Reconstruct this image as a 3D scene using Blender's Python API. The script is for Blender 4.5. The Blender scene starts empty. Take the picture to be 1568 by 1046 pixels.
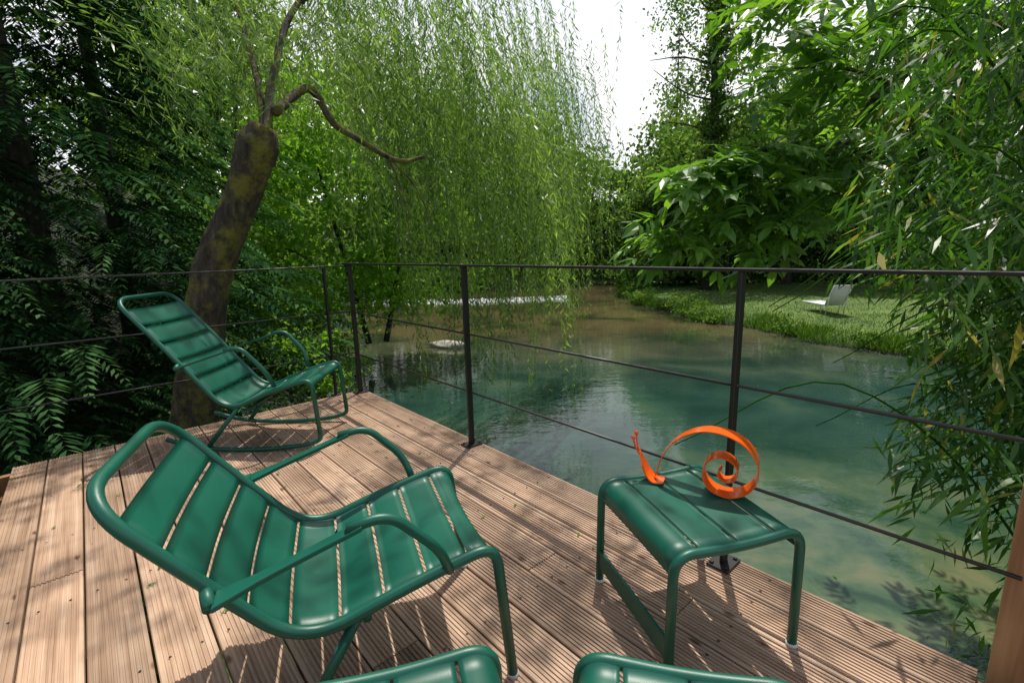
import bpy, math, numpy as np
from mathutils import Vector, Matrix
rng=np.random.default_rng(7)
S=bpy.context.scene
# ---------------------------------------------------------------- helpers
def empty(name,M=None,parent=None):
    o=bpy.data.objects.new(name,None); S.collection.objects.link(o)
    if parent: o.parent=parent
    if M is not None: o.matrix_world=M
    return o
def link(name,me,mats,parent=None):
    o=bpy.data.objects.new(name,me); S.collection.objects.link(o)
    for m in (mats if isinstance(mats,(list,tuple)) else [mats]): me.materials.append(m)
    if parent: o.parent=parent
    return o
def mesh_np(name,V,F,tint=None,smooth=False):
    V=np.asarray(V,dtype=np.float32);F=np.asarray(F,dtype=np.int32);k=F.shape[1]
    me=bpy.data.meshes.new(name)
    me.vertices.add(len(V));me.vertices.foreach_set("co",V.ravel())
    me.loops.add(F.size);me.loops.foreach_set("vertex_index",F.ravel())
    me.polygons.add(len(F));me.polygons.foreach_set("loop_start",np.arange(0,F.size,k,dtype=np.int32))
    try: me.polygons.foreach_set("loop_total",np.full(len(F),k,dtype=np.int32))
    except Exception: pass
    if smooth: me.polygons.foreach_set("use_smooth",np.ones(len(F),dtype=bool))
    me.update(calc_edges=True)
    if tint is not None:
        a=me.attributes.new("tint",'FLOAT','FACE');a.data.foreach_set("value",np.asarray(tint,dtype=np.float32))
    return me
def unit(a): return a/(np.linalg.norm(a,axis=-1,keepdims=True)+1e-9)
def leaves(name,P,D,N,L,W,tint,mat,parent=None,mid=.42,fold=.12,oval=False):
    n=len(P);D=unit(D);Sd=unit(np.cross(D,N));Nn=np.cross(Sd,D)
    L=np.broadcast_to(L,(n,))[:,None];W=np.broadcast_to(W,(n,))[:,None]
    if oval:   # two halves folded along the midrib, drooping tip
        t=np.broadcast_to(tint,(n,))
        a=P;b1=P+D*L*.5-Nn*L*.03;c=P+D*L-Nn*L*.16
        V=[];
        for s in (1,-1):
            e1_=P+D*L*.22+s*Sd*W*.42+Nn*W*.10;e2_=P+D*L*.58+s*Sd*W*.46+Nn*W*.08-Nn*L*.05
            V.append(np.stack([a,e1_,b1],1));V.append(np.stack([b1,e1_,e2_],1));V.append(np.stack([b1,e2_,c],1))
        V=np.concatenate(V,0).reshape(-1,3);F=np.arange(len(V)).reshape(-1,3)
        return link(name,mesh_np(name,V,F,np.tile(t,6)),mat,parent)
    V=np.stack([P,P+D*L*mid+Sd*W/2+Nn*W*fold,P+D*L-Nn*L*.06,P+D*L*mid-Sd*W/2+Nn*W*fold],1).reshape(-1,3)
    F=np.arange(4*n).reshape(n,4)
    return link(name,mesh_np(name,V,F,np.broadcast_to(tint,(n,))),mat,parent)
def rnd_dir(n):
    return unit(rng.normal(size=(n,3)))
def catmull(P,sub=8):
    P=np.asarray(P,float);Q=np.vstack([2*P[0]-P[1],P,2*P[-1]-P[-2]]);out=[]
    for i in range(1,len(Q)-2):
        for t in np.linspace(0,1,sub,endpoint=False):
            a,b,c,d=Q[i-1],Q[i],Q[i+1],Q[i+2]
            out.append(.5*((2*b)+(-a+c)*t+(2*a-5*b+4*c-d)*t*t+(-a+3*b-3*c+d)*t**3))
    out.append(P[-1]);return np.array(out)
def fillet(P,R,seg=8):
    P=[np.asarray(p,float) for p in P];out=[P[0]]
    for i in range(1,len(P)-1):
        a,b,c=P[i-1],P[i],P[i+1];r=R[i]
        if r<=0: out.append(b);continue
        d1=(a-b);l1=np.linalg.norm(d1);d1/=l1;d2=(c-b);l2=np.linalg.norm(d2);d2/=l2
        k=min(r,l1*.48,l2*.48);p0=b+d1*k;p1=b+d2*k
        for t in np.linspace(0,1,seg+1): out.append((1-t)**2*p0+2*t*(1-t)*b+t*t*p1)
    out.append(P[-1]);return np.array(out)
def sweep_vf(path,rad,k=12,cap=True):
    path=np.asarray(path,float);n=len(path);rad=np.broadcast_to(rad,(n,))
    T=np.gradient(path,axis=0);T=unit(T)
    up=np.array([0,0,1.]) if abs(T[0][2])<.9 else np.array([1.,0,0])
    u=unit(np.cross(T[0],up));V=[]
    for i in range(n):
        u=u-T[i]*(u@T[i]);u=u/np.linalg.norm(u);w=np.cross(T[i],u)
        for j in range(k):
            a=2*math.pi*j/k;V.append(path[i]+rad[i]*(math.cos(a)*u+math.sin(a)*w))
    F=[]
    for i in range(n-1):
        for j in range(k):
            F.append((i*k+j,i*k+(j+1)%k,(i+1)*k+(j+1)%k,(i+1)*k+j))
    if cap:
        b=len(V);V.append(path[0]);V.append(path[-1])
        for j in range(k):
            F.append((b,(j+1)%k,j,b));F.append((b+1,(n-1)*k+j,(n-1)*k+(j+1)%k,b+1))
    return V,F
def pymesh(name,V,F,smooth=True):
    me=bpy.data.meshes.new(name)
    F=[tuple(dict.fromkeys(f)) for f in F]
    me.from_pydata([tuple(v) for v in V],[],F);me.update()
    if smooth: me.polygons.foreach_set("use_smooth",np.ones(len(me.polygons),dtype=bool))
    return me
def tube(name,path,rad,mat,parent=None,k=12):
    V,F=sweep_vf(path,rad,k);return link(name,pymesh(name,V,F),mat,parent)
def merge(parts):
    V=[];F=[]
    for v,f in parts:
        b=len(V);V+=list(v);F+=[tuple(i+b for i in q) for q in f]
    return V,F
def box_vf(c,s):
    c=np.array(c,float);s=np.array(s,float)/2
    V=[c+s*np.array(q) for q in [(-1,-1,-1),(1,-1,-1),(1,1,-1),(-1,1,-1),(-1,-1,1),(1,-1,1),(1,1,1),(-1,1,1)]]
    return V,[(0,3,2,1),(4,5,6,7),(0,1,5,4),(1,2,6,5),(2,3,7,6),(3,0,4,7)]
def bevel(o,w,seg=2):
    m=o.modifiers.new("b",'BEVEL');m.width=w;m.segments=seg;m.limit_method='ANGLE';return o
# ---------------------------------------------------------------- materials
def newmat(name):
    m=bpy.data.materials.new(name);m.use_nodes=True;nt=m.node_tree
    for n in list(nt.nodes): nt.nodes.remove(n)
    return m,nt,nt.nodes.new('ShaderNodeOutputMaterial')
def N(nt,t,**k):
    n=nt.nodes.new(t)
    for a,b in k.items(): setattr(n,a,b)
    return n
def ramp(nt,stops):
    r=nt.nodes.new('ShaderNodeValToRGB');e=r.color_ramp.elements
    while len(e)<len(stops): e.new(.5)
    for i,(p,c) in enumerate(stops): e[i].position=p;e[i].color=(*c,1)
    return r
def leafmat(name,stops,trans=.45,tcol=(1.25,1.35,.5),rough=.45,spec=.4,gloss=True):
    m,nt,out=newmat(name)
    at=N(nt,'ShaderNodeAttribute',attribute_name='tint')
    r=ramp(nt,stops);nt.links.new(at.outputs['Fac'],r.inputs[0])
    if gloss:
        p=nt.nodes.new('ShaderNodeBsdfPrincipled');p.inputs['Roughness'].default_value=rough
        p.inputs['Specular IOR Level'].default_value=spec
        nt.links.new(r.outputs[0],p.inputs['Base Color'])
    else:
        p=nt.nodes.new('ShaderNodeBsdfDiffuse');nt.links.new(r.outputs[0],p.inputs['Color'])
    t=nt.nodes.new('ShaderNodeBsdfTranslucent')
    mul=nt.nodes.new('ShaderNodeVectorMath');mul.operation='MULTIPLY';mul.inputs[1].default_value=tcol
    nt.links.new(r.outputs[0],mul.inputs[0]);nt.links.new(mul.outputs[0],t.inputs[0])
    mx=nt.nodes.new('ShaderNodeMixShader');mx.inputs[0].default_value=trans
    nt.links.new(p.outputs[0],mx.inputs[1]);nt.links.new(t.outputs[0],mx.inputs[2]);nt.links.new(mx.outputs[0],out.inputs[0])
    return m
def simplemat(name,col,rough=.5,metal=0,var=.15,scale=8,bump=0,bscale=200,spec=.5,coat=0):
    m,nt,out=newmat(name);p=nt.nodes.new('ShaderNodeBsdfPrincipled')
    tc=nt.nodes.new('ShaderNodeTexCoord')
    n=N(nt,'ShaderNodeTexNoise');n.inputs['Scale'].default_value=scale;n.inputs['Detail'].default_value=6
    nt.links.new(tc.outputs['Object'],n.inputs['Vector'])
    c=np.array(col);r=ramp(nt,[(.3,tuple(c*(1-var))),(.7,tuple(np.minimum(c*(1+var),1)))])
    nt.links.new(n.outputs[0],r.inputs[0]);nt.links.new(r.outputs[0],p.inputs['Base Color'])
    p.inputs['Roughness'].default_value=rough;p.inputs['Metallic'].default_value=metal
    p.inputs['Specular IOR Level'].default_value=spec;p.inputs['Coat Weight'].default_value=coat
    if bump:
        n2=N(nt,'ShaderNodeTexNoise');n2.inputs['Scale'].default_value=bscale;n2.inputs['Detail'].default_value=4
        nt.links.new(tc.outputs['Object'],n2.inputs['Vector'])
        b=nt.nodes.new('ShaderNodeBump');b.inputs['Strength'].default_value=bump;b.inputs['Distance'].default_value=.01
        nt.links.new(n2.outputs[0],b.inputs['Height']);nt.links.new(b.outputs[0],p.inputs['Normal'])
    nt.links.new(p.outputs[0],out.inputs[0]);return m
GREEN=simplemat('green_powder_coat',(.004,.088,.055),.40,0,.14,5,.06,600,.45,0)
BLACK=simplemat('black_painted_steel',(.010,.010,.011),.42,0,.2,20)
ORANGE=simplemat('orange_lacquer',(.80,.11,.008),.25,0,.10,10,0,100,.5,.4)
WHITEP=simplemat('foot_cap',(.6,.6,.6),.4)
SLING=simplemat('sling_fabric',(.6,.61,.64),.7,0,.06,60)
ROCK=simplemat('rock',(.30,.28,.24),.8,0,.4,6,.6,30)
FOAM=simplemat('white_water',(.78,.80,.80),.5,0,.15,9)
W_STRAND=leafmat('willow_leaf',[(0,(.06,.125,.03)),(.5,(.145,.255,.06)),(1,(.29,.41,.14))],.5,(1.3,1.4,.55),.38,.5)
CONIF=leafmat('cypress_leaf',[(0,(.007,.024,.010)),(.5,(.024,.068,.024)),(1,(.11,.22,.075))],.25,(1.2,1.3,.5),gloss=False)
BRIGHT=leafmat('hazel_leaf',[(0,(.06,.16,.016)),(.5,(.14,.30,.035)),(1,(.24,.44,.08))],.5,(1.35,1.35,.5),gloss=False)
FOREST=leafmat('forest_leaf',[(0,(.025,.065,.015)),(.5,(.095,.18,.045)),(1,(.22,.33,.095))],.5,(1.35,1.4,.6),gloss=False)
DARKF=leafmat('shrub_leaf',[(0,(.012,.034,.009)),(.6,(.04,.09,.024)),(1,(.10,.18,.05))],.4,(1.3,1.35,.6),gloss=False)
ASHL=leafmat('ash_leaf',[(0,(.04,.12,.024)),(.6,(.10,.235,.04)),(1,(.18,.34,.065))],.5,(1.5,1.5,.4),.35,.55)
BAMB=leafmat('bamboo_leaf',[(0,(.026,.085,.014)),(.7,(.07,.18,.03)),(.94,(.12,.25,.05)),(1,(.34,.30,.08))],.48,(1.35,1.4,.5),.35,.45)
GRASSL=leafmat('grass_blade',[(0,(.035,.10,.012)),(.6,(.09,.19,.028)),(1,(.18,.27,.06))],.4,(1.2,1.3,.5),gloss=False)
def barkmat(name,bark,moss,thr=.5):
    m,nt,out=newmat(name);p=nt.nodes.new('ShaderNodeBsdfPrincipled');tc=nt.nodes.new('ShaderNodeTexCoord')
    mp=nt.nodes.new('ShaderNodeMapping');mp.inputs['Scale'].default_value=(9,9,2.2);nt.links.new(tc.outputs['Object'],mp.inputs[0])
    n=N(nt,'ShaderNodeTexNoise');n.inputs['Scale'].default_value=2.5;n.inputs['Detail'].default_value=10;nt.links.new(mp.outputs[0],n.inputs['Vector'])
    r=ramp(nt,[(.3,tuple(np.array(bark)*.3)),(.55,bark),(.75,tuple(np.array(bark)*2.2))]);nt.links.new(n.outputs[0],r.inputs[0])
    n2=N(nt,'ShaderNodeTexNoise');n2.inputs['Scale'].default_value=5;n2.inputs['Detail'].default_value=12;n2.inputs['Roughness'].default_value=.75;nt.links.new(tc.outputs['Object'],n2.inputs['Vector'])
    r2=ramp(nt,[(thr,(0,0,0)),(thr+.12,(1,1,1))]);nt.links.new(n2.outputs[0],r2.inputs[0])
    mx=nt.nodes.new('ShaderNodeMix');mx.data_type='RGBA';nt.links.new(r2.outputs[0],mx.inputs[0]);nt.links.new(r.outputs[0],mx.inputs[6]);mx.inputs[7].default_value=(*moss,1)
    nt.links.new(mx.outputs[2],p.inputs['Base Color']);p.inputs['Roughness'].default_value=.9
    b=nt.nodes.new('ShaderNodeBump');b.inputs['Strength'].default_value=1;b.inputs['Distance'].default_value=.06;nt.links.new(n2.outputs[0],b.inputs['Height']);nt.links.new(b.outputs[0],p.inputs['Normal'])
    nt.links.new(p.outputs[0],out.inputs[0]);return m
BARK=barkmat('mossy_bark',(.06,.048,.032),(.16,.155,.018),.47)
BARK2=barkmat('dark_bark',(.035,.03,.022),(.03,.05,.01),.55)
def woodmat(name,a,b,c,ax=0):
    m,nt,out=newmat(name);p=nt.nodes.new('ShaderNodeBsdfPrincipled');tc=nt.nodes.new('ShaderNodeTexCoord')
    mp=nt.nodes.new('ShaderNodeMapping');sc=[45,45,45];sc[ax]=1.6;mp.inputs['Scale'].default_value=sc
    at=N(nt,'ShaderNodeAttribute',attribute_name='tint')
    ad=nt.nodes.new('ShaderNodeVectorMath');ad.operation='ADD'
    sc2=nt.nodes.new('ShaderNodeVectorMath');sc2.operation='SCALE';sc2.inputs['Scale'].default_value=7.3
    cx=nt.nodes.new('ShaderNodeCombineXYZ')
    for i in range(3): nt.links.new(at.outputs['Fac'],cx.inputs[i])
    nt.links.new(cx.outputs[0],sc2.inputs[0]);nt.links.new(tc.outputs['Object'],ad.inputs[0]);nt.links.new(sc2.outputs[0],ad.inputs[1]);nt.links.new(ad.outputs[0],mp.inputs[0])
    n=N(nt,'ShaderNodeTexNoise');n.inputs['Scale'].default_value=1;n.inputs['Detail'].default_value=8;n.inputs['Distortion'].default_value=.6;nt.links.new(mp.outputs[0],n.inputs['Vector'])
    r=ramp(nt,[(.25,a),(.5,b),(.78,c)]);nt.links.new(n.outputs[0],r.inputs[0])
    n2=N(nt,'ShaderNodeTexNoise');n2.inputs['Scale'].default_value=3.5;n2.inputs['Detail'].default_value=6;nt.links.new(ad.outputs[0],n2.inputs['Vector'])
    r2=ramp(nt,[(.3,(.60,.57,.55)),(.6,(1,1,1))]);nt.links.new(n2.outputs[0],r2.inputs[0])
    mu=nt.nodes.new('ShaderNodeMix');mu.data_type='RGBA';mu.blend_type='MULTIPLY';mu.inputs[0].default_value=.85
    nt.links.new(r.outputs[0],mu.inputs[6]);nt.links.new(r2.outputs[0],mu.inputs[7])
    mp3=nt.nodes.new('ShaderNodeMapping');s3=[11,11,11];s3[ax]=5;mp3.inputs['Scale'].default_value=s3;nt.links.new(ad.outputs[0],mp3.inputs[0])
    v=N(nt,'ShaderNodeTexVoronoi');v.inputs['Scale'].default_value=1;nt.links.new(mp3.outputs[0],v.inputs['Vector'])
    r3=ramp(nt,[(.05,(.25,.15,.1)),(.12,(1,1,1))]);nt.links.new(v.outputs['Distance'],r3.inputs[0])
    m3=nt.nodes.new('ShaderNodeMix');m3.data_type='RGBA';m3.blend_type='MULTIPLY';m3.inputs[0].default_value=.9
    nt.links.new(mu.outputs[2],m3.inputs[6]);nt.links.new(r3.outputs[0],m3.inputs[7])
    tv=nt.nodes.new('ShaderNodeMapRange');tv.inputs['To Min'].default_value=.76;tv.inputs['To Max'].default_value=1.12;nt.links.new(at.outputs['Fac'],tv.inputs[0])
    m4=nt.nodes.new('ShaderNodeVectorMath');m4.operation='SCALE';nt.links.new(m3.outputs[2],m4.inputs[0]);nt.links.new(tv.outputs[0],m4.inputs['Scale'])
    nt.links.new(m4.outputs[0],p.inputs['Base Color']);p.inputs['Roughness'].default_value=.5;p.inputs['Specular IOR Level'].default_value=.4
    bb=nt.nodes.new('ShaderNodeBump');bb.inputs['Strength'].default_value=.35;bb.inputs['Distance'].default_value=.003;nt.links.new(n.outputs[0],bb.inputs['Height']);nt.links.new(bb.outputs[0],p.inputs['Normal'])
    nt.links.new(p.outputs[0],out.inputs[0]);return m
DECKW=woodmat('deck_wood',(.30,.185,.118),(.48,.325,.22),(.62,.47,.345),0)
POSTW=woodmat('timber',(.24,.12,.05),(.40,.23,.11),(.50,.32,.17),2)
# ---------------------------------------------------------------- camera (fitted)
p=math.radians(11.02);rho=math.radians(1.519)
Fv=Vector((0,math.cos(p),-math.sin(p)));r0=Vector((1,0,0));u0=Vector((0,math.sin(p),math.cos(p)))
Rv=r0*math.cos(rho)-u0*math.sin(rho);Uv=u0*math.cos(rho)+r0*math.sin(rho)
cd=bpy.data.cameras.new('camera');co=bpy.data.objects.new('camera',cd);S.collection.objects.link(co)
M=Matrix((( Rv.x,Uv.x,-Fv.x,0),(Rv.y,Uv.y,-Fv.y,0),(Rv.z,Uv.z,-Fv.z,1.082),(0,0,0,1)));co.matrix_world=M
cd.sensor_width=36;cd.lens=16.8;cd.clip_start=.05;cd.clip_end=2000;S.camera=co
# ---------------------------------------------------------------- light
sd=Vector((.10,.34,.93)).normalized()
sun=bpy.data.lights.new('sun','SUN');sun.energy=5.0;sun.angle=math.radians(.5);sun.color=(1,.95,.86)
so=bpy.data.objects.new('sun',sun);S.collection.objects.link(so);so.rotation_euler=sd.to_track_quat('Z','Y').to_euler()
w=bpy.data.worlds.new('World');S.world=w;w.use_nodes=True;nt=w.node_tree;bg=nt.nodes['Background']
sk=nt.nodes.new('ShaderNodeTexSky');sk.sky_type='NISHITA';sk.sun_disc=False;sk.sun_elevation=math.asin(sd.z);sk.sun_rotation=math.atan2(sd.x,sd.y);sk.dust_density=3
tc=nt.nodes.new('ShaderNodeTexCoord')
cn=nt.nodes.new('ShaderNodeTexNoise');cn.inputs['Scale'].default_value=2.4;cn.inputs['Detail'].default_value=7;nt.links.new(tc.outputs['Generated'],cn.inputs['Vector'])
sz=nt.nodes.new('ShaderNodeSeparateXYZ');nt.links.new(tc.outputs['Generated'],sz.inputs[0])
lowm=nt.nodes.new('ShaderNodeMapRange');lowm.inputs['From Min'].default_value=.62;lowm.inputs['From Max'].default_value=.30;nt.links.new(sz.outputs['Z'],lowm.inputs[0])
cr=ramp(nt,[(.33,(0,0,0)),(.47,(1,1,1))]);nt.links.new(cn.outputs[0],cr.inputs[0])
cm=nt.nodes.new('ShaderNodeMath');cm.operation='MULTIPLY';nt.links.new(cr.outputs[0],cm.inputs[0]);nt.links.new(lowm.outputs[0],cm.inputs[1])
cx=nt.nodes.new('ShaderNodeMix');cx.data_type='RGBA';nt.links.new(cm.outputs[0],cx.inputs[0]);nt.links.new(sk.outputs[0],cx.inputs[6]);cx.inputs[7].default_value=(9,9,9.1,1)
nt.links.new(cx.outputs[2],bg.inputs[0]);bg.inputs[1].default_value=.14
S.view_settings.view_transform='Standard';S.view_settings.look='None';S.view_settings.exposure=0
# ---------------------------------------------------------------- terrain & water
WZ=-1.8
yk=np.array([-400,-20,-5,2,4,6,9,10.5,18,25,30,36,400.])
xr_k=np.array([4,4,4,4,5.4,7.6,10,9.9,7,6.0,6.6,9,9.])
xl_k=np.array([-2,-2,-2.0,-2.1,-2.4,-2.8,-3.6,-4.2,-6.5,-8,-8.5,-8,-8.])
def xr(y): return np.interp(y,yk,xr_k)+.25*np.sin(y*1.3)+.12*np.sin(y*3.1+1)+.06*np.sin(y*7.3)
def xl(y): return np.interp(y,yk,xl_k)+.2*np.sin(y*1.1)
def hgt(x,y):
    d=np.minimum(np.minimum(x-xl(y),xr(y)-x),36-y)
    out=np.clip(-d,0,None);right=(x>2)
    H=WZ-.9*np.clip(d/1.5,0,1)+np.where(right,.40,.7)*(1-np.exp(-out/np.where(right,.9,.35)))+np.where(right,.006,.03)*np.clip(out,0,40)
    rise=np.maximum(np.maximum(y-41,xl(y)-x-3.5),x-xr(y)-19)
    H+=.45*np.clip(rise,0,16)+.04*np.sin(x*.9)*np.cos(y*.7)*np.clip(out,0,1)
    return H
def h1(x,y): return float(hgt(np.array([x]),np.array([y]))[0])
def stretch(lo,hi,step,n):
    a=np.arange(lo,hi,step);g=step*np.cumsum(1.13**np.arange(n));return np.concatenate([lo-g[::-1],a,a[-1]+g])
gx=stretch(-16,24,.25,38);gy=stretch(-3,40,.25,38)
X,Y=np.meshgrid(gx,gy);Z=hgt(X,Y);nx,ny=len(gx),len(gy)
V=np.stack([X,Y,Z],-1).reshape(-1,3);I=np.arange(nx*ny).reshape(ny,nx)
F=np.stack([I[:-1,:-1],I[:-1,1:],I[1:,1:],I[1:,:-1]],-1).reshape(-1,4)
m,nt,out=newmat('ground_grass');pr=nt.nodes.new('ShaderNodeBsdfPrincipled');tc=nt.nodes.new('ShaderNodeTexCoord')
n=N(nt,'ShaderNodeTexNoise');n.inputs['Scale'].default_value=1.1;n.inputs['Detail'].default_value=10;nt.links.new(tc.outputs['Object'],n.inputs['Vector'])
r=ramp(nt,[(.3,(.045,.085,.018)),(.5,(.095,.16,.032)),(.72,(.16,.21,.05))]);nt.links.new(n.outputs[0],r.inputs[0])
sx=nt.nodes.new('ShaderNodeSeparateXYZ');nt.links.new(tc.outputs['Object'],sx.inputs[0])
def mrange(o,a,b,c=0,d=1):
    q=nt.nodes.new('ShaderNodeMapRange');q.inputs['From Min'].default_value=a;q.inputs['From Max'].default_value=b;q.inputs['To Min'].default_value=c;q.inputs['To Max'].default_value=d;nt.links.new(o,q.inputs[0]);return q.outputs[0]
def mmax(a,b):
    q=nt.nodes.new('ShaderNodeMath');q.operation='MAXIMUM';nt.links.new(a,q.inputs[0]);nt.links.new(b,q.inputs[1]);return q.outputs[0]
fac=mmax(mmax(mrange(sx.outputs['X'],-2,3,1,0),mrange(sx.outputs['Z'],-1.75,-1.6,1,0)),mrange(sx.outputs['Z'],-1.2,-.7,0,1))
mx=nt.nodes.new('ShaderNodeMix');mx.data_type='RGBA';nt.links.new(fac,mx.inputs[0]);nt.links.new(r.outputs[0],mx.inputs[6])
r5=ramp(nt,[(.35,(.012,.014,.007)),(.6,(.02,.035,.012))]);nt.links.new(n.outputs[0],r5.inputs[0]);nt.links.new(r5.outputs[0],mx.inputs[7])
nt.links.new(mx.outputs[2],pr.inputs['Base Color']);pr.inputs['Roughness'].default_value=.95
b=nt.nodes.new('ShaderNodeBump');b.inputs['Distance'].default_value=.08;n3=N(nt,'ShaderNodeTexNoise');n3.inputs['Scale'].default_value=14;n3.inputs['Detail'].default_value=6
nt.links.new(tc.outputs['Object'],n3.inputs['Vector']);nt.links.new(n3.outputs[0],b.inputs['Height']);nt.links.new(b.outputs[0],pr.inputs['Normal']);nt.links.new(pr.outputs[0],out.inputs[0])
link('ground',mesh_np('ground',V,F,smooth=True),m)
# water
m,nt,out=newmat('river_water');pr=nt.nodes.new('ShaderNodeBsdfPrincipled');tc=nt.nodes.new('ShaderNodeTexCoord')
n=N(nt,'ShaderNodeTexNoise');n.inputs['Scale'].default_value=.5;n.inputs['Detail'].default_value=4;n.inputs['Distortion'].default_value=.5;nt.links.new(tc.outputs['Object'],n.inputs['Vector'])
nb=N(nt,'ShaderNodeTexNoise');nb.inputs['Scale'].default_value=1.7;nb.inputs['Detail'].default_value=8;nb.inputs['Roughness'].default_value=.6;nb.inputs['Distortion'].default_value=.4;nt.links.new(tc.outputs['Object'],nb.inputs['Vector'])
near=ramp(nt,[(.36,(.010,.033,.026)),(.55,(.024,.058,.044)),(.7,(.048,.082,.052))]);nt.links.new(n.outputs[0],near.inputs[0])
shal=ramp(nt,[(.36,(.018,.045,.022)),(.46,(.050,.090,.042)),(.55,(.085,.118,.055)),(.68,(.14,.145,.07))]);nt.links.new(nb.outputs[0],shal.inputs[0])
far=ramp(nt,[(.35,(.022,.032,.014)),(.6,(.095,.075,.035))]);nt.links.new(n.outputs[0],far.inputs[0])
sx=nt.nodes.new('ShaderNodeSeparateXYZ');nt.links.new(tc.outputs['Object'],sx.inputs[0])
mx=nt.nodes.new('ShaderNodeMix');mx.data_type='RGBA';nt.links.new(mrange(sx.outputs['Y'],3.0,6.5,0,1),mx.inputs[0]);nt.links.new(shal.outputs[0],mx.inputs[6]);nt.links.new(near.outputs[0],mx.inputs[7])
mx2=nt.nodes.new('ShaderNodeMix');mx2.data_type='RGBA';nt.links.new(mrange(sx.outputs['Y'],9,17,0,1),mx2.inputs[0]);nt.links.new(mx.outputs[2],mx2.inputs[6]);nt.links.new(far.outputs[0],mx2.inputs[7])
nt.links.new(mx2.outputs[2],pr.inputs['Base Color']);pr.inputs['Roughness'].default_value=.02;pr.inputs['IOR'].default_value=1.36
mp=nt.nodes.new('ShaderNodeMapping');mp.inputs['Scale'].default_value=(.8,1.4,1);nt.links.new(tc.outputs['Object'],mp.inputs[0])
n3=N(nt,'ShaderNodeTexNoise');n3.inputs['Scale'].default_value=2.8;n3.inputs['Detail'].default_value=4;nt.links.new(mp.outputs[0],n3.inputs['Vector'])
b=nt.nodes.new('ShaderNodeBump');b.inputs['Distance'].default_value=.05;b.inputs['Strength'].default_value=.10;nt.links.new(n3.outputs[0],b.inputs['Height']);nt.links.new(b.outputs[0],pr.inputs['Normal']);nt.links.new(pr.outputs[0],out.inputs[0])
link('river_water',pymesh('river_water',[(-60,-60,WZ),(60,-60,WZ),(60,60,WZ),(-60,60,WZ)],[(0,1,2,3)],False),m)
# weir: low stone sill with froth tumbling over it
we=empty('weir')
parts=[]
for k in range(46):
    x=-7.8+k*.24;parts.append(rock((x,26.9+.3*math.sin(x*.6),WZ-.02),(.2,.18,.10+.03*rng.uniform()),k+5) if False else box_vf((x,26.95+.3*math.sin(x*.6),WZ-.02),(.22,.3,.12+.05*rng.uniform())))
link('sill',pymesh('sill',*merge(parts),False),ROCK,we)
n=7000;x=rng.uniform(-7.8,3.2,n);dens=.5+.5*np.sin(x*2.3+np.sin(x*5.1)*1.3);k_=rng.uniform(size=n)<(.25+.75*dens);x=x[k_];n=len(x)
q=rng.uniform(0,1,n)**1.5;yy=26.85+.3*np.sin(x*.6)-q*.65+.05*rng.normal(size=n);zz=WZ+.005+.15*np.clip(1-q*2.4,0,1)*rng.uniform(.5,1,n)+.012*rng.uniform(size=n)
D=rnd_dir(n);D[:,2]*=.5;Nv=rnd_dir(n)*.5;Nv[:,2]+=.6;Nv[:,1]-=.6
leaves('froth',np.stack([x,yy,zz],1),D,Nv,rng.uniform(.05,.16,n),rng.uniform(.03,.09,n),.5,FOAM,we)
def rock(c,s,seed):
    r=np.random.default_rng(seed);V=[];F=[];nu,nv=16,10
    ph=r.uniform(0,6,6)
    for j in range(nv+1):
        th=math.pi*j/nv
        for i in range(nu):
            a=2*math.pi*i/nu;q=np.array([math.sin(th)*math.cos(a),math.sin(th)*math.sin(a),math.cos(th)])
            k=1+.22*math.sin(3*q[0]+ph[0])*math.cos(4*q[1]+ph[1])+.12*math.sin(7*q[2]+5*q[0]+ph[2])
            V.append(np.array(c)+q*k*np.array(s))
    for j in range(nv):
        for i in range(nu): F.append((j*nu+i,(j+1)*nu+i,(j+1)*nu+(i+1)%nu,j*nu+(i+1)%nu))
    return V,F
link('river_rock',pymesh('river_rock',*rock((-1.95,14.2,WZ+.02),(.6,.3,.16),1)),ROCK)
# ---------------------------------------------------------------- deck
e1=Vector((.662,-.7495,0)).normalized();e2=Vector((e1.y,-e1.x,0))
C=Vector((-1.204,3.632,0))
MD=Matrix(((e1.x,-e2.x,0,C.x),(e1.y,-e2.y,0,C.y),(0,0,1,0),(0,0,0,1)))   # local x=s, local y=-t
deck=empty('wooden_deck',MD)
pitch=.1425;bw=.136
def board_section(w):
    pts=[(-w/2,-.026),(-w/2,-.003),(-w/2+.003,0)]
    ng=10;u=-w/2+.008;st=(w-.016)/ng
    for i in range(ng):
        pts+=[(u+st*.26,0),(u+st*.34,-.0035),(u+st*.66,-.0035),(u+st*.74,0)]
        u+=st
    pts+=[(w/2-.003,0),(w/2,-.003),(w/2,-.026)]
    return pts
sec=board_section(bw);ns=len(sec);V=[];F=[];T=[]
t=-.055+bw/2;bi=0;screws=[]
while t<2.0:
    s0=-.06+rng.uniform(-.004,.004);end=3.52 if t<.12 else 5.2
    cuts=[s0]+([1.35+ (bi%2)*1.1] if bi%3!=2 else [2.9])+[end]
    if bi%4==1: cuts=[s0,end]
    for a,bq in zip(cuts[:-1],cuts[1:]):
        a+=.002;bq-=.002;base=len(V);dz=rng.uniform(-.001,.001)
        for s in (a,bq):
            for (q,z) in sec: V.append((s,-(t+q),z+dz))
        tint=rng.uniform()
        for i in range(ns-1): F.append((base+i,base+ns+i,base+ns+i+1,base+i+1));T.append(tint)
        F.append(tuple(base+i for i in range(ns)));T.append(tint);F.append(tuple(base+ns+i for i in reversed(range(ns))));T.append(tint)
    for s in np.arange(.03,end,.5): screws+=[(s,-(t-.038)),(s,-(t+.038))]
    t+=pitch;bi+=1
me=bpy.data.meshes.new('boards');me.from_pydata(V,[],F);me.update()
at=me.attributes.new('tint','FLOAT','FACE');at.data.foreach_set('value',np.array(T,dtype=np.float32))
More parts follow.
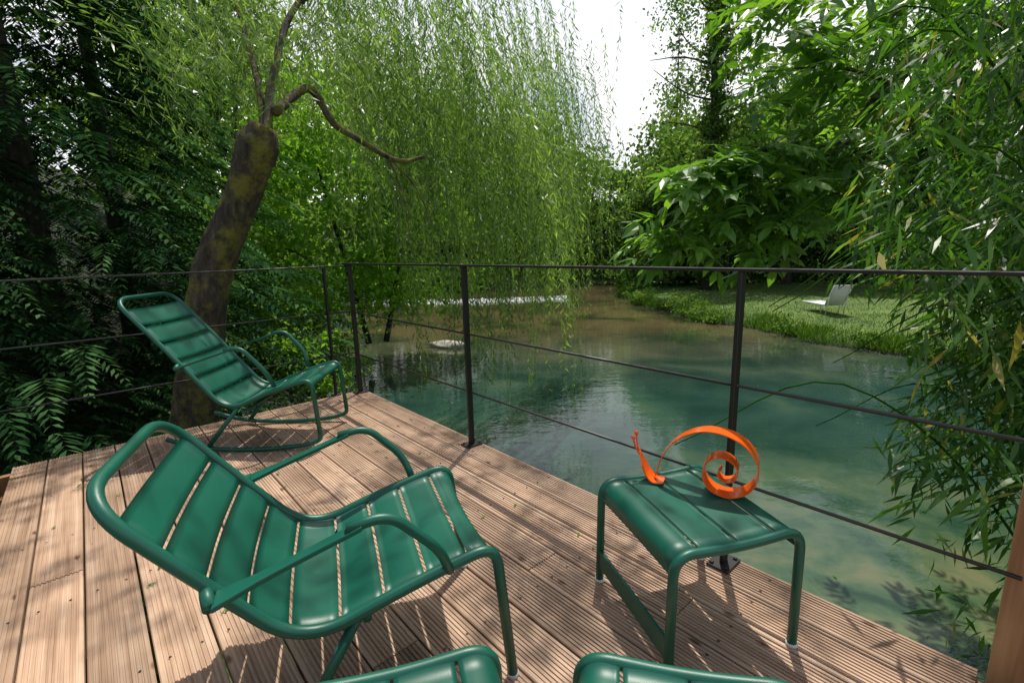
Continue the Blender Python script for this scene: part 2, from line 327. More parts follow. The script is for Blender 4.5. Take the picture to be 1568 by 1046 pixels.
link('boards',me,DECKW,deck)
parts=[]
for (a,bb) in screws:
    k=8;V=[(a+.004*math.cos(2*math.pi*i/k),bb+.004*math.sin(2*math.pi*i/k),.0012) for i in range(k)];parts.append((V,[tuple(range(k))]))
link('screws',pymesh('screws',*merge(parts),False),BLACK,deck)
parts=[box_vf((2.5,.03,-.10),(5.2,.04,.14)),box_vf((-.04,-1.0,-.10),(.04,2.06,.14))]
for s in np.arange(.3,5,.5): parts.append(box_vf((s,-1.0,-.105),(.05,2.0,.15)))
for s in (.15,1.6,3.1):
    for t in (.1,1.8): parts.append(box_vf((s,-t,-1.4),(.14,.14,2.4)))
link('beams',pymesh('beams',*merge(parts),False),POSTW,deck)
wl=empty('timber_wall',MD)
link('corner_post',pymesh('corner_post',*box_vf((3.57,.055,.20),(.07,.11,.66)),False),POSTW,wl)
link('panel',pymesh('panel',*merge([box_vf((4.5,.045,.03+.14*i),(1.78,.03,.136)) for i in range(4)]),False),POSTW,wl)
wl2=empty('timber_wall',MD)
link('corner_post',pymesh('corner_post',*box_vf((.05,-2.07,.20),(.1,.12,.66)),False),POSTW,wl2)
link('panel',pymesh('panel',*merge([box_vf((2.6,-2.09,.03+.14*i),(5,.03,.136)) for i in range(4)]),False),POSTW,wl2)
# railing
rail=empty('metal_railing',MD)
parts=[]
for s in (0,1.452,2.888,4.34): 
    parts+= [box_vf((s,0,.5),(.014,.034,.99)),box_vf((s,0,.004),(.075,.10,.008))]
    for dx in (-.024,.024):
        for dy in (-.037,.037): parts.append(box_vf((s+dx,dy,.011),(.012,.012,.008)))
LT=.07
for t in (.17,2.3): parts+=[box_vf((-LT,-t,.45),(.034,.014,1.05)),box_vf((-LT,-t,.004),(.06,.06,.008))]
parts+=[box_vf((2.16-LT/2,0,1.0),(4.4+LT,.034,.010)),box_vf((-LT,-1.5,.985),(.034,3.0,.010))]
o=link('posts_and_handrail',pymesh('posts',*merge(parts),False),BLACK,rail);bevel(o,.0015,1)
for z in (.635,.31):
    tube('bar',[(-LT,0,z),(3.56,0,z)],.0055,BLACK,rail,8)
    tube('bar',[(-LT,0,z),(-LT,-3.0,z)],.0055,BLACK,rail,8)
# ---------------------------------------------------------------- chairs
def slat_vf(prof,u0_,u1_,W,sag,n=6,m=10,th=.0035,inset=.004):
    d=np.r_[0,np.cumsum(np.linalg.norm(np.diff(prof,axis=0),axis=1))]
    V=[];F=[]
    us=np.linspace(u0_,u1_,n)
    for side in (0,1):
        for i,u in enumerate(us):
            s=np.interp(u,d,prof[:,0]);z=np.interp(u,d,prof[:,1])
            s2=np.interp(u+.004,d,prof[:,0]);z2=np.interp(u+.004,d,prof[:,1]);s1=np.interp(u-.004,d,prof[:,0]);z1=np.interp(u-.004,d,prof[:,1])
            tx,tz=s2-s1,z2-z1;l=math.hypot(tx,tz)+1e-9;nxn,nzn=tz/l,-tx/l
            if nzn<0 and abs(nzn)>.15 or (abs(nzn)<=.15 and nxn<0): nxn,nzn=-nxn,-nzn
            cr=.0025*(1-((i/(n-1))*2-1)**2)
            for j in range(m):
                q=j/(m-1);off=-sag*math.sin(math.pi*q)+cr+ (.0 if side==0 else -th)
                V.append((s+nxn*off,inset+q*(W-2*inset),z+nzn*off))
    b=n*m
    for i in range(n-1):
        for j in range(m-1):
            F.append((i*m+j,i*m+j+1,(i+1)*m+j+1,(i+1)*m+j));F.append((b+i*m+j,b+(i+1)*m+j,b+(i+1)*m+j+1,b+i*m+j+1))
    for i in range(n-1):
        for j in (0,m-1): F.append((i*m+j,(i+1)*m+j,b+(i+1)*m+j,b+i*m+j))
    for j in range(m-1):
        for i in (0,n-1): F.append((i*m+j,b+i*m+j,b+i*m+j+1,i*m+j+1))
    return V,F
def armchair(name,M,W,ctrl,rad,top,nsl,rocker=None,legs=None,arm=None,tr=.0135):
    root=empty(name,M)
    near=[(s,0,z) for s,z in ctrl];far=[(s,W,z) for s,z in reversed(ctrl)]
    R=list(rad)+list(reversed(rad))
    path=fillet(near+far,R,10)
    tube('frame',path,tr,GREEN,root,14)
    prof=fillet([(s,0,z) for s,z in ctrl]+[(ctrl[-1][0]-.001,0,ctrl[-1][1]+.001)],list(rad[:-1])+[0,0],10)[:,[0,2]]
    d=np.r_[0,np.cumsum(np.linalg.norm(np.diff(prof,axis=0),axis=1))];tot=d[-1]
    a,bq=top
    L=tot-bq-a;w=L/nsl;parts=[]
    for i in range(nsl): parts.append(slat_vf(prof,a+i*w+.0035,a+(i+1)*w-.0035,W,.014))
    link('slats',pymesh('slats',*merge(parts)),GREEN,root)
    for y,sg in ((0,-1),(W,1)):
        ab=np.array(arm['back']);af=np.array(arm['front']);ad=np.array(arm['down']);o=sg*.036
        n=8
        V=[];F=[]
        hw=[.027,.022,.016,.0145,.014,.014,.0145,.014];th=.006
        for i in range(n):
            t=i/(n-1);c=ab*(1-t)+af*t
            for (yy,zz) in ((-1,-1),(1,-1),(1,1),(-1,1)): V.append((c[0],y+o+yy*hw[i],c[1]+zz*th))
        for i in range(n-1):
            for j in range(4): F.append((i*4+j,i*4+(j+1)%4,(i+1)*4+(j+1)%4,(i+1)*4+j))
        F+=[(3,2,1,0),(4*n-4,4*n-3,4*n-2,4*n-1)]
        ob=link('armrest',pymesh('armrest',V,F,False),GREEN,root);bevel(ob,.003,3)
        tube('arm_bracket',[(ab[0]-.004,y+o*1.35,ab[1]-.002),(ab[0]-.014,y+o*.5,ab[1]+.006),(ab[0]-.018,y,ab[1]+.010)],[.013,.0125,.012],GREEN,root,12)
        pth=fillet([(af[0]-.03,y+o,af[1]-.0),(af[0]+.055,y+o,af[1]+.012),(ad[0]-.012,y+o*.9,(af[1]*.45+ad[1]*.55)),(ad[0]+.015,y+o*.1,ad[1])],[0,.08,.06,0],8)
        tube('arm_tube',pth,.0115,GREEN,root,12)
    if legs:
        for y in (0,W):
            yy=y+(.012 if y==0 else -.012)
            tube('rear_leg',[(legs[0][0],yy,legs[0][1]),(legs[1][0],yy,legs[1][1])],.0125,GREEN,root)
            for s in (legs[1][0],ctrl[0][0]):
                q=yy if s!=ctrl[0][0] else y
                tube('foot_cap',[(s,q,.0),(s,q,.010)],.0155,WHITEP,root,12)
        tube('stretcher',[(legs[0][0]+.02,0.01,legs[0][1]-.01),(legs[0][0]+.02,W-.01,legs[0][1]-.01)],.010,GREEN,root)
    if rocker:
        for y in (0,W):
            tube('rocker',catmull([(s,y,z) for s,z in rocker['arc']],8),.0125,GREEN,root)
            tube('rear_leg',[(rocker['strut'][0][0],y,rocker['strut'][0][1]),(rocker['strut'][1][0],y,rocker['strut'][1][1])],.0125,GREEN,root)
        s,z=rocker['strut'][0];tube('stretcher',[(s+.02,0,z-.03),(s+.02,W,z-.03)],.010,GREEN,root)
    return root
def frameM(ox,oy,fx,fy):
    f=Vector((fx,fy,0)).normalized();l=Vector((-f.y,f.x,0))
    return Matrix(((f.x,l.x,0,ox),(f.y,l.y,0,oy),(0,0,1,0),(0,0,0,1)))
armchair('garden_armchair',frameM(-.02,1.05,.933,.361),.472,
  [(0,.0),(-.035,.385),(-.25,.335),(-.475,.262),(-.65,.48),(-.795,.67)],[0,.06,.15,.12,.18,.11],(.33,.07),9,
  legs=[(-.36,.285),(-.53,0)],arm=dict(back=(-.612,.440),front=(-.335,.53),down=(-.165,.35)))
armchair('rocking_chair',frameM(-1.12,2.53,1,.01),.45,
  [(.035,.09),(.015,.41),(-.22,.345),(-.46,.235),(-.70,.54),(-.975,.87)],[0,.06,.15,.12,.2,.10],(.27,.065),10,
  rocker=dict(arc=[(.035,.10),(.02,.055),(-.10,.025),(-.35,.0125),(-.62,.03),(-.82,.085)],strut=[(-.40,.26),(-.60,.03)]),arm=dict(back=(-.67,.50),front=(-.38,.59),down=(-.20,.375)),tr=.0125)
# ---------------------------------------------------------------- low tables
def stool(name,M,A=.385,B=.39,H=.362):
    root=empty(name,M);r=.0125
    for y in (0,B):
        tube('leg_frame',fillet([(0,y,0),(.004,y,H-.012),(A*.5,y,H-.026),(A-.004,y,H-.012),(A,y,0)],[0,.06,.12,.06,0],12),r,GREEN,root,14)
        for x in (0,A): tube('foot_cap',[(x,y,0),(x,y,.010)],.0155,WHITEP,root)
    prof=fillet([(0,0,.1),(.004,0,H-.008),(A*.5,0,H-.022),(A-.004,0,H-.008),(A,0,.1)],[0,.06,.12,.06,0],12)[:,[0,2]]
    d=np.r_[0,np.cumsum(np.linalg.norm(np.diff(prof,axis=0),axis=1))];a=.19;b=d[-1]-.19;w=(b-a)/4;parts=[]
    for i in range(4):
        v,f=slat_vf(prof,a+i*w+.003,a+(i+1)*w-.003,B,-.003,n=12);parts.append((v,f))
    link('slats',pymesh('slats',*merge(parts)),GREEN,root)
    ob=link('stretcher',pymesh('stretcher',*box_vf((0,B/2,.085),(.012,B-.01,.06)),False),GREEN,root);bevel(ob,.003,2)
    return root
stool('low_table',frameM(.37,1.02,.37,.10))
def stool_at(fx,fy,dx,dy,corner):
    l=math.hypot(dx,dy);dx/=l;dy/=l
    ox=fx-.39*(-dy)-(.385*dx if corner=='r' else 0);oy=fy-.39*dx-(.385*dy if corner=='r' else 0)
    return stool('low_table',frameM(ox,oy,dx,dy))
stool_at(-.045,.775,.965,.26,'r')
stool_at(.105,.750,.975,-.22,'l')
# ---------------------------------------------------------------- snail
sn=empty('snail_sculpture',frameM(.44,1.40,.83,-.45)@Matrix.Translation((0,0,.353)))
def ribbon(name,pts,wid,th=.003,sub=8,parent=None,mat=ORANGE):
    P=catmull([(a,0,z) for a,z in pts],sub)[:,[0,2]];n=len(P);wd=np.interp(np.linspace(0,1,n),np.linspace(0,1,len(wid)),wid)
    T=np.gradient(P,axis=0);T/=np.linalg.norm(T,axis=1)[:,None];Nn=np.stack([-T[:,1],T[:,0]],1);V=[];F=[]
    for i in range(n):
        for (yy,k) in ((-1,-1),(1,-1),(1,1),(-1,1)): V.append((P[i,0]+Nn[i,0]*th*k/2,yy*wd[i]/2,P[i,1]+Nn[i,1]*th*k/2))
    for i in range(n-1):
        for j in range(4): F.append((i*4+j,i*4+(j+1)%4,(i+1)*4+(j+1)%4,(i+1)*4+j))
    F+=[(3,2,1,0),(4*n-4,4*n-3,4*n-2,4*n-1)]
    return link(name,pymesh(name,V,F,False),mat,parent)
ribbon('shell',[(.0,.008),(.008,.035),(.022,.085),(.06,.145),(.12,.185),(.185,.192),(.245,.170),(.283,.122),(.286,.07),(.262,.026),(.215,.004),(.17,.014),(.145,.045),(.145,.085),(.172,.115),(.21,.115),(.235,.088),(.228,.056),(.20,.044),(.182,.062),(.192,.08)],
  [.014,.022,.034,.05,.064,.07,.07,.068,.066,.062,.056,.052,.048,.044,.038],parent=sn)
ribbon('body',[(.03,.004),(.0,.003),(-.02,.02),(-.035,.05),(-.048,.085)],[.05,.062,.060,.048,.014],th=.004,parent=sn)
for dy in (-.012,.012):
    tube('antenna',catmull([(-.044,dy*.5,.075),(-.058,dy,.10),(-.066,dy*1.7,.135)],6),.003,ORANGE,sn,8)
    V,F=rock((-.066,dy*1.7,.138),(.007,.007,.007),3);link('antenna_tip',pymesh('tip',V,F),ORANGE,sn)
# ---------------------------------------------------------------- sun lounger
def lounger(M,fab):
    r=empty('sun_lounger',M)
    fr=[]
    for y in (0,.6):
        fr.append(sweep_vf([(1.3,y,.32),(0,y,.32)],.018,8));fr.append(sweep_vf([(0.02,y,.32),(-.40,y,1.0)],.018,8))
        for x in (.15,1.15): fr.append(sweep_vf([(x,y,.32),(x+.08,y,0)],.018,8))
        fr.append(sweep_vf([(-.2,y,.65),(-.05,y,.0)],.015,8))
    fr.append(sweep_vf([(-.40,0,1.0),(-.40,.6,1.0)],.018,8));fr.append(sweep_vf([(1.3,0,.32),(1.3,.6,.32)],.018,8))
    link('frame',pymesh('frame',*merge(fr)),SLING,r)
    V=[];F=[];pr=[(1.28,.325),(.6,.315),(.02,.325),(-.19,.66),(-.395,.995)]
    for (a,z) in pr:
        for q in np.linspace(0,1,5): V.append((a,.02+.56*q,z-.02*math.sin(math.pi*q)))
    for i in range(4):
        for j in range(4): F.append((i*5+j,i*5+j+1,i*5+6+j,i*5+5+j))
    ob=link('sling',pymesh('sling',V,F),fab,r);md=ob.modifiers.new('s','SOLIDIFY');md.thickness=.008
def lm(x,y,a): return Matrix.Translation((x,y,h1(x,y)))@Matrix.Rotation(math.radians(a),4,'Z')
lounger(lm(11.2,16.0,88),SLING)
# ---------------------------------------------------------------- vegetation
def branchy(name,paths,mat,parent,k=9):
    parts=[]
    for P,r0_,r1_ in paths:
        Q=catmull(P,6);n=len(Q);Q=Q+rng.normal(size=Q.shape)*.06*r0_*np.linspace(0,1,n)[:,None]
        parts.append(sweep_vf(Q,np.linspace(r0_,r1_,n),k))
    return link(name,pymesh(name,*merge(parts)),mat,parent)
wil=empty('willow_tree')
tr_path=[(-3.5,4.1,-1.4),(-3.0,4.2,-.5),(-2.62,4.2,.82),(-2.25,4.2,1.57),(-1.98,4.2,2.12)]
Q=catmull(tr_path,12);n=len(Q);rr=np.interp(np.linspace(0,1,n),[0,.2,.5,.75,.93,1],[.27,.20,.155,.13,.155,.10])
Vt,Ft=sweep_vf(Q,rr,28);Vt=np.array(Vt);
ctr=np.repeat(Q,28,axis=0);m_=len(ctr);dv=Vt[:m_]-ctr;ang=np.tile(np.arange(28),n)*2*math.pi/28;hh=np.repeat(np.arange(n),28)
Vt[:m_]=ctr+dv*(1+.07*np.sin(ang*3+hh*.23)+.045*np.sin(ang*7-hh*.5)+.03*rng.normal(size=m_))[:,None]
link('trunk',pymesh('trunk',Vt,Ft),BARK,wil)
limbs=[([(-1.98,4.2,2.0),(-2.0,4.5,2.6),(-1.9,5.0,3.4),(-1.3,5.8,4.4),(-.4,6.4,5.4)],.038,.018),
 ([(-2.0,4.2,2.0),(-2.2,4.6,2.7),(-2.9,5.6,4.2),(-3.4,6,5.5)],.032,.015),
 ([(-1.93,4.3,2.25),(-1.78,4.7,2.55),(-1.62,4.8,2.28),(-1.38,4.8,2.12),(-1.14,4.8,1.97),(-.98,4.85,1.93),(-.8,4.9,1.98)],.042,.016),
 ([(-1.14,4.8,1.97),(-1.05,4.8,1.75),(-.98,4.75,1.45),(-.95,4.7,1.1)],.012,.004),
 ([(-1.14,4.8,1.97),(-.9,4.8,1.7),(-.75,4.8,1.35)],.010,.004),
 ([(-1.9,5.0,3.4),(-.6,6.8,5.2),(.6,8.2,6.0)],.03,.015),([(-1.9,5,3.4),(-1.7,6.5,4.8),(-1.2,8,6)],.03,.015)]
branchy('limbs',limbs,BARK,wil)
P=[];D=[];Nn=[];Lw=[];Ww=[];Ti=[]
def strand(x,y,zt,zb,dens=.045,out=(0,0),tint=.5,leaf=.11):
    L=zt-zb
    if L<.2: return
    n=max(int(L/dens),3);t=np.linspace(0,1,n)
    ph=rng.uniform(0,6);am=rng.uniform(.02,.08)
    cv=1-(1-t)**1.8
    px=x-out[0]*(1-cv)+am*np.sin(ph+t*5);py=y-out[1]*(1-cv)+am*np.cos(ph+t*4);pz=zt-L*t
    Pp=np.stack([px,py,pz],1);dd=unit(np.gradient(Pp,axis=0))
    st=slice(0,n-1,6);m=len(Pp[st])
    P.append(Pp[st]);D.append(dd[st]);Nn.append(rnd_dir(m));Lw.append(np.full(m,dens*6.6));Ww.append(np.full(m,.006));Ti.append(np.full(m,.7))
    P.append(Pp+rng.normal(size=Pp.shape)*.012);q=rnd_dir(n);q[:,2]*=.4
    D.append(unit(dd*.75+q*rng.uniform(.4,1.1,(n,1))));Nn.append(rnd_dir(n));Lw.append(leaf*rng.uniform(.6,1.2,n));Ww.append(leaf*.15*rng.uniform(.8,1.2,n))
    Ti.append(np.clip(tint+rng.normal(size=n)*.16,0,1))
def clump(x,y,zt,zb,k,sp,drift=(0,0),**kw):
    tt=rng.uniform(.05,1)
    for i in range(k):
        a=rng.normal(size=2)*sp;u=rng.uniform(0,1)**1.6
        strand(x+a[0],y+a[1],zt+rng.normal()*.2,zb+u*(zt-zb)*.45,out=(drift[0]+rng.normal()*.2,drift[1]+rng.normal()*.2),tint=np.clip(tt+rng.normal()*.08,0,1),**kw)
for i in range(78):
    y=rng.uniform(5.4,9.5);b_=rng.uniform(-.32,.14)
    if b_<-.16: et=rng.uniform(-.06,.22)
    elif b_<-.02: et=rng.uniform(-.32,-.08) if rng.uniform()<.5 else rng.uniform(-.1,.12)
    else: et=rng.uniform(-.20,0)
    f=(b_+.32)/.46
    clump(b_*y,y,rng.uniform(3.6,5.2)*y/7*(1-.12*f),max(1.08+et*y,WZ+.3),8,.11+.06*rng.uniform(),drift=(.9*rng.uniform(.2,1)*(f+.3),rng.normal()*.3),dens=.05,leaf=.12)
# long thin tresses reaching down over the river
for i in range(26):
    y=rng.uniform(5.0,6.8);b_=rng.uniform(-.24,.14)
    clump(b_*y,y,rng.uniform(2.4,3.6),1.08+rng.uniform(-.34,-.20)*y,3,.07,drift=(rng.uniform(.1,.6),0),dens=.055,leaf=.11)
for i in range(62):
    y=rng.uniform(3.7,6.5);b_=rng.uniform(-.66,-.26);clump(b_*y,y,rng.uniform(3.2,4.6)*y/5.5,1.08+rng.uniform(.20,.42)*y,6,.12,drift=(rng.normal()*.4,0))
for i in range(24):
    y=rng.uniform(9,12);b_=rng.uniform(.08,.21);clump(b_*y,y,1.08+rng.uniform(.26,.42)*y,1.08+rng.uniform(-.08,.15)*y,6,.18,drift=(.5,0),dens=.07,leaf=.14)
for i in range(58):  # unseen clumps overhead, added to dapple the sunlight on the deck
    x=rng.uniform(-3.2,2.6);y=rng.uniform(3.0,6.3);zt=rng.uniform(5.2,7.4)
    zb=max(zt-rng.uniform(1,2.2),1.5+.52*y)
    clump(x,y,zt,zb,8,.14,dens=.06,leaf=.14)
A_=[np.concatenate(q) for q in (P,D,Nn,Lw,Ww,Ti)]
leaves('foliage',*A_,W_STRAND,wil)
def crown(cs,nclump,nleaf,cr,size,asp=.55,shell=.5,flat=.8,tlo=.15,thi=.9):
    P=[];T=[]
    vol=np.array([c[3]*c[5] for c in cs]);vol=vol/vol.sum()
    for c,v in zip(cs,vol):
        k=max(1,int(nclump*v));d=rnd_dir(k);r=rng.uniform(shell,1.05,k)**.6
        ctr=np.array(c[:3])+d*r[:,None]*np.array(c[3:])
        for q,dd in zip(ctr,d):
            n=int(nleaf*rng.uniform(.5,1.4));g=rng.normal(size=(n,3))*cr*rng.uniform(.6,1.3)*np.array([1,1,flat*.7])
            P.append(q+g);T.append(np.clip(rng.uniform(tlo,thi)+rng.normal(size=n)*.12,0,1))
    P=np.concatenate(P);T=np.concatenate(T);n=len(P);D=rnd_dir(n);D[:,2]-=.3;Nn=rnd_dir(n)*.9;Nn[:,2]+=.8
    L=size*rng.uniform(.6,1.3,n);return P,D,Nn,L,L*asp,T
def cat(*A): return [np.concatenate(z) for z in zip(*A)]
def frond_tree(name,cx,cy,zb,H,R,nf,fl=.5,m=9):
    root=empty(name)
    tube('trunk',catmull([(cx,cy,zb),(cx+.05,cy,zb+H*.5),(cx,cy,zb+H)],6),np.linspace(.25,.03,13),BARK2,root,9)
    P=[];D=[];Nn=[];L=[];W=[];T=[]
    u=rng.uniform(0,1,nf);z=zb+.2+H*u**1.1;rad=R*(1-(z-zb)/(H*1.15))**.8*rng.uniform(.45,1.08,nf);th=rng.uniform(0,2*math.pi,nf)
    rad*= (1+.25*np.sin(th*5+z*2.2))
    for i in range(nf):
        o=np.array([math.cos(th[i]),math.sin(th[i]),0]);b=np.array([cx,cy,z[i]])+o*rad[i]
        l=fl*rng.uniform(.6,1.3);ax=unit(o+np.array([*(rng.normal(size=2)*.35),-.1]));sd=unit(np.cross(ax,[0,0,1.]))
        t=np.linspace(.05,1,m);cpt=b+ax*(t*l)[:,None]+np.array([0,0,-1])*(l*.5*t**2)[:,None]
        tg=unit(ax+np.array([0,0,-1.0])*t[:,None]);pl=l*.42*(1-t*.75)
        tw=rng.uniform(0,1)**1.3
        for sg in (-1,1):
            dd=unit(tg*.8+sg*sd+np.array([0,0,-.2])+rng.normal(size=(m,3))*.1)
            P.append(cpt);D.append(dd);Nn.append(np.tile([0,0,1.],(m,1))+rng.normal(size=(m,3))*.25);L.append(pl);W.append(np.full(m,l*.07));T.append(np.clip(tw*.6+.4*t+rng.normal(size=m)*.1,0,1))  # tint lightens towards the tips: lit frond edges put into the leaf colour
    A=[np.concatenate(q) for q in (P,D,Nn,L,W,T)]
    leaves('foliage',*A,CONIF,root)
frond_tree('cypress_tree',-7.0,7.2,-1.3,11,3.5,3200,.66,11)
frond_tree('cypress_tree',-8.2,10.3,-1.2,10,2.6,900,.7)
frond_tree('cypress_tree',-10.5,6.0,-1.3,10,3.6,1100,.7)
frond_tree('cypress_tree',-5.9,4.7,-1.3,4.6,1.5,700,.45,11)
hz=empty('hazel_bush')
A=cat(crown([(-4.4,12,1.6,2.2,1.6,2.0),(-2.7,12.6,1.3,1.9,1.6,2.2),(-3.9,12.5,4.0,2.4,1.6,1.5),(-2.0,13.5,3.2,1.6,1.5,1.8),(-5.6,11,.8,1.4,1.2,1.6)],320,60,.30,.16,.62,tlo=.3,thi=1),
      crown([(-4.4,10.0,-.6,1.4,1.0,.9),(-3.9,8.6,-.9,.8,.7,.6)],60,60,.25,.11,.6))
leaves('foliage',*A,BRIGHT,hz)
branchy('stems',[([(-3.8,12.5,-1.3),(-4.2,12.3,1),(-4.6,12,3.5)],.08,.02),([(-3.4,12.7,-1.3),(-2.9,13,1),(-2.4,13.4,3)],.08,.02)],BARK2,hz)
cs=[];trunks=[]
def tree_c(x,y,h,r):
    z0=h1(x,y)
    cs.append((x,y,z0+h*.5,r,r,h*.5));trunks.append(([(x,y,z0-.2),(x+rng.normal()*.2,y,z0+h*.35),(x+rng.normal()*.4,y,z0+h*.8)],.04*r+.08,.03))
spec=[(-14,30,15,4),(-9,33,15,4),(-5,38,14,3.8),(-1,39,13,3.6),(2.5,40,12.5,3.6),(6,41,10.5,3.6),(9.5,40,10,3.6),(13,38,12,3.8),(17,37,14,4),(-19,24,15,4),(-12,21,12,3.4),(-9.5,17,9,2.6),
 (22,36,16,4.5),(27,34,17,4.5),(32,30,17,5),(36,24,17,5),(-7,46,14,4.5),(17,46,14,4.5),(27,44,16,5),(8,47,9,4.5),(1,47,12,4.5),(33,17,14,5)]
for s_ in spec: tree_c(*s_)
far_=crown(cs,1900,60,.8,.40,.65,shell=.35,tlo=.1,thi=.9)
low=[]
for x,y in [(-8,34.5),(-4,37),(0,38),(3,38.5),(6,38),(9,37),(8.6,31),(8.2,28),(-9,29),(-9.5,24),(-8.5,20),(-7.4,16)]:
    low.append((x,y,h1(x,y)+1.2,2.2,1.5,1.8))
under=crown(low,300,60,.45,.24,.6,shell=.3,tlo=.0,thi=.75)
fo=empty('forest_trees');A=cat(far_,under);leaves('foliage',*A,FOREST,fo);branchy('trunks',trunks,BARK2,fo,7)
low=[]
for x,y in [(10.5,29),(12.5,30),(15,29.5),(17.5,28.5),(20,27.5),(22.5,26),(24.5,24),(26,21.5),(27,19),(27.5,16.5),(28,13.5),(13,33),(18,32),(23,30)]:
    low.append((x,y,h1(x,y)+1.6,2.0,1.4,2.2))
A=crown(low,460,60,.5,.26,.6,shell=.3,tlo=.0,thi=.8);sh=empty('shrub_border');leaves('foliage',*A,DARKF,sh)  # darker leaf colour stands in for the shaded hollow under the trees
low=[]
for y,r_ in [(20.5,.7),(18.6,.8),(17.2,.5),(14.6,.45),(12.4,.4),(11,.5),(9.2,.4),(23.5,.8)]:
    low.append((float(xr(y))+r_*.4,y,WZ+.25+r_*.3,r_,r_,r_*.6))
A=crown(low,90,50,.16,.10,.5,shell=.2,tlo=.1,thi=.9);bp=empty('bank_plants');leaves('foliage',*A,FOREST,bp)
def broad(name,x,y,h,r,base,ncl,mat,size,bark=BARK2,tr=.28,cr=.5):
    root=empty(name);z0=h1(x,y)
    th=rng.uniform(0,6);lb=[([(x,y,z0-.2),(x+.1,y,z0+base),(x-.1,y+.1,z0+h*.8)],tr,.05)];cs=[]
    for i in range(7):
        a=th+i*2.4;q=rng.uniform(.4,.75)*r;zz=z0+base+(h-base)*rng.uniform(.2,.85)
        c=(x+math.cos(a)*q,y+math.sin(a)*q,zz);cs.append((*c,r*.5,r*.5,(h-base)*.22))
        lb.append(([(x,y,z0+base*.9+i*.1),(x+math.cos(a)*q*.5,y+math.sin(a)*q*.5,(z0+base+zz)/2+.3),c],tr*.4,.02))
    cs.append((x,y,z0+base+(h-base)*.55,r*.6,r*.6,(h-base)*.45))
    A=crown(cs,ncl,60,cr,size,.6,shell=.4,tlo=.1,thi=.9);leaves('foliage',*A,mat,root);branchy('trunk',lb,bark,root)
broad('lime_tree',15.5,27,12,4.6,2.0,380,FOREST,.28)
broad('lime_tree',22.0,22.5,13,4.8,2.0,380,DARKF,.28)
broad('lime_tree',10.2,30,9,3.2,1.5,240,FOREST,.26)
broad('lime_tree',20.5,15.0,12,4.6,2.4,340,DARKF,.26)
broad('lime_tree',14.8,10.6,9.5,4.4,3.0,300,DARKF,.22)  # stands beyond the right of the view, added to shade the near bank
iv=empty('ivy_clad_tree');x0,y0=10.4,25.5
branchy('trunk',[([(x0,y0,-1.5),(x0+.1,y0,5),(x0-.1,y0,10),(x0+.2,y0,15)],.3,.08)]+[([(x0,y0,z),(x0+dx*.5,y0,z+.4),(x0+dx,y0+dy,z+dz)],.06,.015) for z,dx,dy,dz in [(6.5,-2.6,0,.6),(8,-3,.4,1.6),(9,2.4,0,1.2),(10,-2.4,.2,2),(11,2,.3,2),(12,-1.8,0,2.4),(7.3,2.3,0,1.2),(9.6,-3.3,0,.3)]],BARK2,iv)
A=cat(crown([(x0,y0,z,.6+.2*math.sin(z*2),.6,.8) for z in np.arange(0,14,1.0)],320,50,.24,.16,.7),crown([(x0-1.8,y0,8.5,1.3,1,1.2),(x0+1.6,y0,10,1.6,1,1.4),(x0-1.7,y0,11.5,1.5,1,1.3)],70,40,.4,.18,.6))
leaves('foliage',*A,FOREST,iv)
def spruce(x,y,zb,H,R):
    root=empty('spruce_tree');tube('trunk',[(x,y,zb),(x,y,zb+H)],[.25,.02],BARK2,root,7)
    P=[];D=[];T=[];L=[]
    for z in np.arange(.1,1,.025):
        r=R*(1-z);k=int(7+10*(1-z));th=rng.uniform(0,6.28,k)
        for a in th:
            o=np.array([math.cos(a),math.sin(a),-.25]);m=9;t=np.linspace(.1,1,m)[:,None]
            P.append(np.array([x,y,zb+z*H])+o*r*t*rng.uniform(.7,1.1));D.append(unit(np.array([o[0],o[1],-.7])+rng.normal(size=(m,3))*.5));L.append(np.full(m,.5*(.5+.5*(1-z))));T.append(np.full(m,rng.uniform(.3,.9)))
    P=np.concatenate(P);D=np.concatenate(D);L=np.concatenate(L);T=np.concatenate(T)
    leaves('foliage',P,D,np.tile([0,0,1.],(len(P),1))+rnd_dir(len(P))*.4,L,L*.35,T,CONIF,root)
spruce(16.0,48,h1(16.0,48),19,4.0);spruce(20.5,50,h1(20.5,50),16,3.8)
# ash tree branches (right foreground)
ash=empty('ash_tree')
B=[([(6.2,4.9,-1.5),(6.0,5.0,1.5),(5.4,4.8,4.2)],.22,.12),
 ([(5.7,4.9,3.2),(4.2,4.4,2.75),(3.0,4.0,2.25),(2.55,3.8,1.8),(2.25,3.7,1.62)],.06,.022),
 ([(2.55,3.8,1.8),(2.2,3.7,1.75),(1.75,3.5,1.68),(1.45,3.4,1.35)],.018,.006),
 ([(2.25,3.7,1.62),(1.95,3.5,1.45),(1.55,3.3,1.25)],.014,.005),([(3.0,4,2.25),(2.5,3.9,2.35),(1.9,3.8,2.3)],.018,.006),
 ([(4.2,4.4,2.75),(3.4,4.2,3.1),(2.4,4.0,3.0)],.03,.008),([(2.55,3.8,1.8),(2.5,3.6,1.4),(2.35,3.4,1.15)],.012,.005),([(3.4,4.2,3.1),(2.9,4.1,2.7),(2.3,4,2.6)],.015,.006),
 ([(1.75,3.5,1.68),(1.45,3.4,1.62),(1.15,3.3,1.45)],.008,.004),([(1.45,3.4,1.35),(1.35,3.35,1.2),(1.1,3.3,1.12)],.006,.003),([(1.95,3.5,1.45),(1.9,3.4,1.25),(1.75,3.3,1.08)],.007,.003),
 ([(2.4,4.0,3.0),(2.1,3.9,2.8),(1.75,3.8,2.65)],.008,.003)]
branchy('branches',B,BARK,ash)
P=[];D=[];Nn=[];L=[];T=[];W=[]
